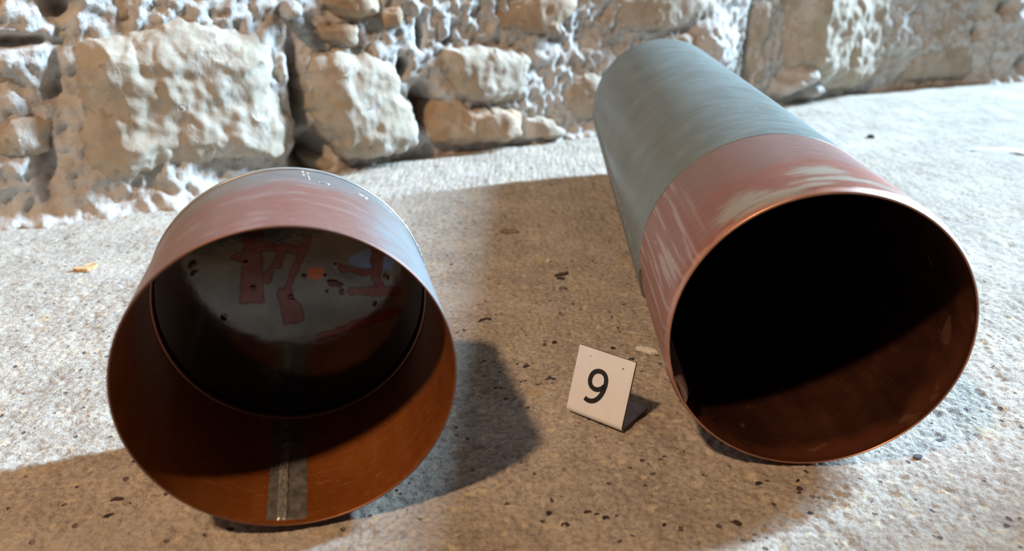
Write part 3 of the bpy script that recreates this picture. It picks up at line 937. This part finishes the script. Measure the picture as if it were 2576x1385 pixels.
for k in range(nq - 1):
    b.faces.new((ov0[k], ov1[k], ov1[k + 1], ov0[k + 1])).material_index = 0
    b.faces.new((iv0[k + 1], iv1[k + 1], iv1[k], iv0[k])).material_index = 1
    b.faces.new((ov0[k + 1], iv0[k + 1], iv0[k], ov0[k])).material_index = 2
    b.faces.new((ov1[k], iv1[k], iv1[k + 1], ov1[k + 1])).material_index = 2
b.faces.new((ov0[0], iv0[0], iv1[0], ov1[0])).material_index = 2
b.faces.new((ov1[-1], iv1[-1], iv0[-1], ov0[-1])).material_index = 2
kw = NT('white_enamel')
vw = kw.coord()
chip = kw.math('MULTIPLY', kw.step(kw.vor(vw, 330), 0.13, 0.09), kw.step(kw.noise(vw, 170, 1), 0.63, 0.66))
wc = kw.mix(kw.step(kw.noise(vw, 160, 4), 0.35, 0.75), (0.83, 0.815, 0.795), (0.87, 0.855, 0.84))
kw.p(Base_Color=kw.mix(chip, wc, (0.10, 0.09, 0.08)), Roughness=0.42, Normal=kw.bump(kw.noise(vw, 900, 3), 0.00004, 1.0))
M_GREYBACK = mat_simple('grey_primer', (0.34, 0.335, 0.35), 0.6, 0, 260, 0.2)
plate = bm_obj('bent_plate', b, [kw.m, M_GREYBACK, mat_simple('dark_cut_edge', (0.10, 0.09, 0.085), 0.6, 0, 400, 0.5)], marker)
bv = plate.modifiers.new('bevel', 'BEVEL')
bv.width = 0.00022
bv.segments = 2
bv.limit_method = 'ANGLE'
bv.angle_limit = math.radians(50)
# the digit: a brush-thick stroke swept on the face. (s across 0..1, t down from the top in face lengths of 27 mm)
ctrl = [(0.283, 0.727), (0.335, 0.745), (0.40, 0.742), (0.465, 0.712), (0.520, 0.655), (0.560, 0.575), (0.582, 0.480), (0.585, 0.410), (0.570, 0.345), (0.530, 0.296), (0.462, 0.276), (0.390, 0.292), (0.338, 0.335), (0.312, 0.400), (0.313, 0.465), (0.345, 0.523), (0.405, 0.551), (0.470, 0.546), (0.530, 0.515), (0.572, 0.465)]
C_ = np.array(ctrl)
pts = []
for i in range(len(C_) - 1):
    a_, b_, c_, d_ = C_[max(i - 1, 0)], C_[i], C_[i + 1], C_[min(i + 2, len(C_) - 1)]
    for t in np.linspace(0, 1, 6, endpoint=False):
        pts.append(0.5 * ((2 * b_) + (-a_ + c_) * t + (2 * a_ - 5 * b_ + 4 * c_ - d_) * t * t + (-a_ + 3 * b_ - 3 * c_ + d_) * t ** 3))
pts.append(C_[-1])
top2 = op[-1]
fn = Vector((-dirf.y, dirf.x))       # outward of the face in (back, up)
q2 = np.array([(p[0] * MW, (0.5 + (p[1] - 0.51) * 0.955) * 0.0270) for p in pts])
tan = np.gradient(q2, axis=0)
tan /= np.linalg.norm(tan, axis=1)[:, None]
nor = np.stack([-tan[:, 1], tan[:, 0]], -1)
HWID = 0.00090


def on_face(s, t, lift):
    p = top2 - dirf * t + fn * lift
    return (s, p.x, p.y)


b = bmesh.new()
rows = []
for p, n in zip(q2, nor):
    e0, e1 = p + n * HWID, p - n * HWID
    rows.append([b.verts.new(on_face(e0[0], e0[1], 0.00002)), b.verts.new(on_face(e0[0], e0[1], 0.00010)), b.verts.new(on_face(e1[0], e1[1], 0.00010)), b.verts.new(on_face(e1[0], e1[1], 0.00002))])
for r0, r1 in zip(rows, rows[1:]):
    for k in range(3):
        b.faces.new((r0[k], r0[k + 1], r1[k + 1], r1[k]))
b.faces.new(rows[0])
b.faces.new(rows[-1][::-1])
dg = bm_obj('digit', b, mat_simple('black_print', (0.018, 0.017, 0.016), 0.45), marker)
dg['label'] = 'black number 9'

# ================================================================== LITTER ON THE FLOOR
def flake(name, x, y, outline, thick, mat, label, cat, rot=0.0, curl=0.0, seed=1, inset=0.93):
    """a thin irregular chip with real thickness; outline in metres around its middle"""
    P = catmull_closed(outline, 4)
    P = P * (1 + 0.16 * gnoise(np.arange(len(P)) * 0.83, np.full(len(P), seed * 1.37), seed))[:, None]
    z0 = float(floor_height(np.array([x]), np.array([y]))[0])
    b = bmesh.new()
    up, dn = [], []
    for k, (px, py) in enumerate(P):
        cz = curl * (px * px + py * py)
        jz = thick * 0.2 * gnoise(np.array([k * 0.7]), np.array([seed * 1.0]), seed)[0]
        up.append(b.verts.new((px * inset, py * inset, thick + cz + jz)))
        dn.append(b.verts.new((px, py, cz)))
    m = P.mean(0)
    ct = b.verts.new((m[0], m[1], thick * 1.15))
    cb = b.verts.new((m[0], m[1], 0))
    for k in range(len(P)):
        j = (k + 1) % len(P)
        b.faces.new((up[k], up[j], ct))
        b.faces.new((dn[j], dn[k], cb))
        b.faces.new((dn[k], dn[j], up[j], up[k]))
    o = bm_obj(name, b, mat)
    o.location = (x, y, z0)
    o.rotation_euler = (0, 0, rot)
    tag(o, label, cat)
    return o


flake('leaf_fragment', -0.2367, 0.4076, [(-0.0055, -0.002), (-0.002, -0.0036), (0.003, -0.003), (0.0058, 0.001), (0.005, 0.0045), (0.001, 0.0048), (-0.001, 0.0015), (-0.004, 0.001)], 0.0018, mat_simple('tan_leaf', (0.58, 0.36, 0.17), 0.8, 0, 260, 0.4, 0.0006), 'tan scrap of dry leaf on the pale floor left of the cup', 'leaf', 0.15, 20, 3)
flake('bark_chip', 0.0265, 0.3968, [(-0.0042, -0.0012), (-0.001, 0.0006), (0.0042, 0.0018), (0.0045, 0.0008), (0.001, -0.0012), (-0.003, -0.0022)], 0.0011, mat_simple('bark', (0.10, 0.075, 0.05), 0.85, 0, 500, 0.5, 0.0005), 'dark sliver of bark on the shaded floor between cup and pipe', 'chip', 0.25, 0, 5)
flake('plaster_flake', 0.0600, 0.3130, [(-0.0046, 0.0018), (-0.001, 0.0022), (0.0036, 0.001), (0.0048, -0.0014), (0.0022, -0.003), (-0.0014, -0.0018), (-0.004, -0.0004)], 0.0009, mat_simple('white_plaster', (0.74, 0.70, 0.62), 0.85, 0, 500, 0.12, 0.0003), 'white plaster flake on the floor behind the number marker', 'flake', -0.25, 0, 7)
flake('rust_crumb', 0.0190, 0.3190, [(-0.001, -0.0008), (0.0004, -0.001), (0.0012, 0.0), (0.0004, 0.001), (-0.0008, 0.0007)], 0.0009, mat_simple('rust', (0.10, 0.032, 0.012), 0.85, 0, 900, 0.5, 0.0003), 'tiny dark rust crumb just behind the number marker', 'crumb', 0, 0, 9)
flake('white_crumb', 0.0205, 0.4165, [(-0.0009, -0.0008), (0.0004, -0.0012), (0.0011, 0.0), (0.0005, 0.0014), (-0.0007, 0.0009)], 0.0010, mat_simple('white_grit', (0.75, 0.71, 0.66), 0.8), 'tiny white crumb behind the bark sliver', 'crumb', 0, 0, 11)
flake('slate_flake', 0.0262, 0.3795, [(-0.0022, -0.0009), (-0.0005, 0.0012), (0.0014, 0.001), (0.0024, -0.0008), (0.0005, -0.0013)], 0.0010, mat_simple('slate_chip', (0.16, 0.15, 0.15), 0.7, 0, 500, 0.3), 'small grey slate flake in front of the bark sliver', 'flake', 0.1, 0, 13)
flake('plaster_lump', 0.420, 0.662, [(-0.030, 0.010), (-0.012, 0.013), (0.010, 0.012), (0.024, -0.002), (0.028, -0.022), (0.016, -0.020), (0.004, -0.008), (-0.014, 0.0)], 0.0014, mat_simple('pale_blue_lime', (0.68, 0.74, 0.77), 0.7, 0, 130, 0.08, 0.001), 'smooth pale bluish lump on the lit floor at the right', 'lump', 0, 0, 15, 0.35)
flake('dark_pebble', 0.3270, 0.7148, [(-0.0035, -0.003), (0.002, -0.0035), (0.0038, 0.001), (0.001, 0.0035), (-0.003, 0.002)], 0.0028, mat_simple('dark_pebble_stone', (0.06, 0.055, 0.055), 0.8, 0, 300, 0.3), 'small dark pebble on the lit floor behind the pipe band', 'pebble', 0, 0, 17, 0.6)
flake('stone_chip', -0.0019, 0.4681, [(-0.0058, -0.003), (-0.005, 0.003), (0.002, 0.0034), (0.0058, 0.002), (0.0050, -0.0032), (-0.001, -0.0038)], 0.0010, mat_simple('brown_chip', (0.24, 0.17, 0.12), 0.9, 0, 350, 0.4), 'brown stone chip on the shaded floor nearest the wall', 'chip', 0, 0, 19)
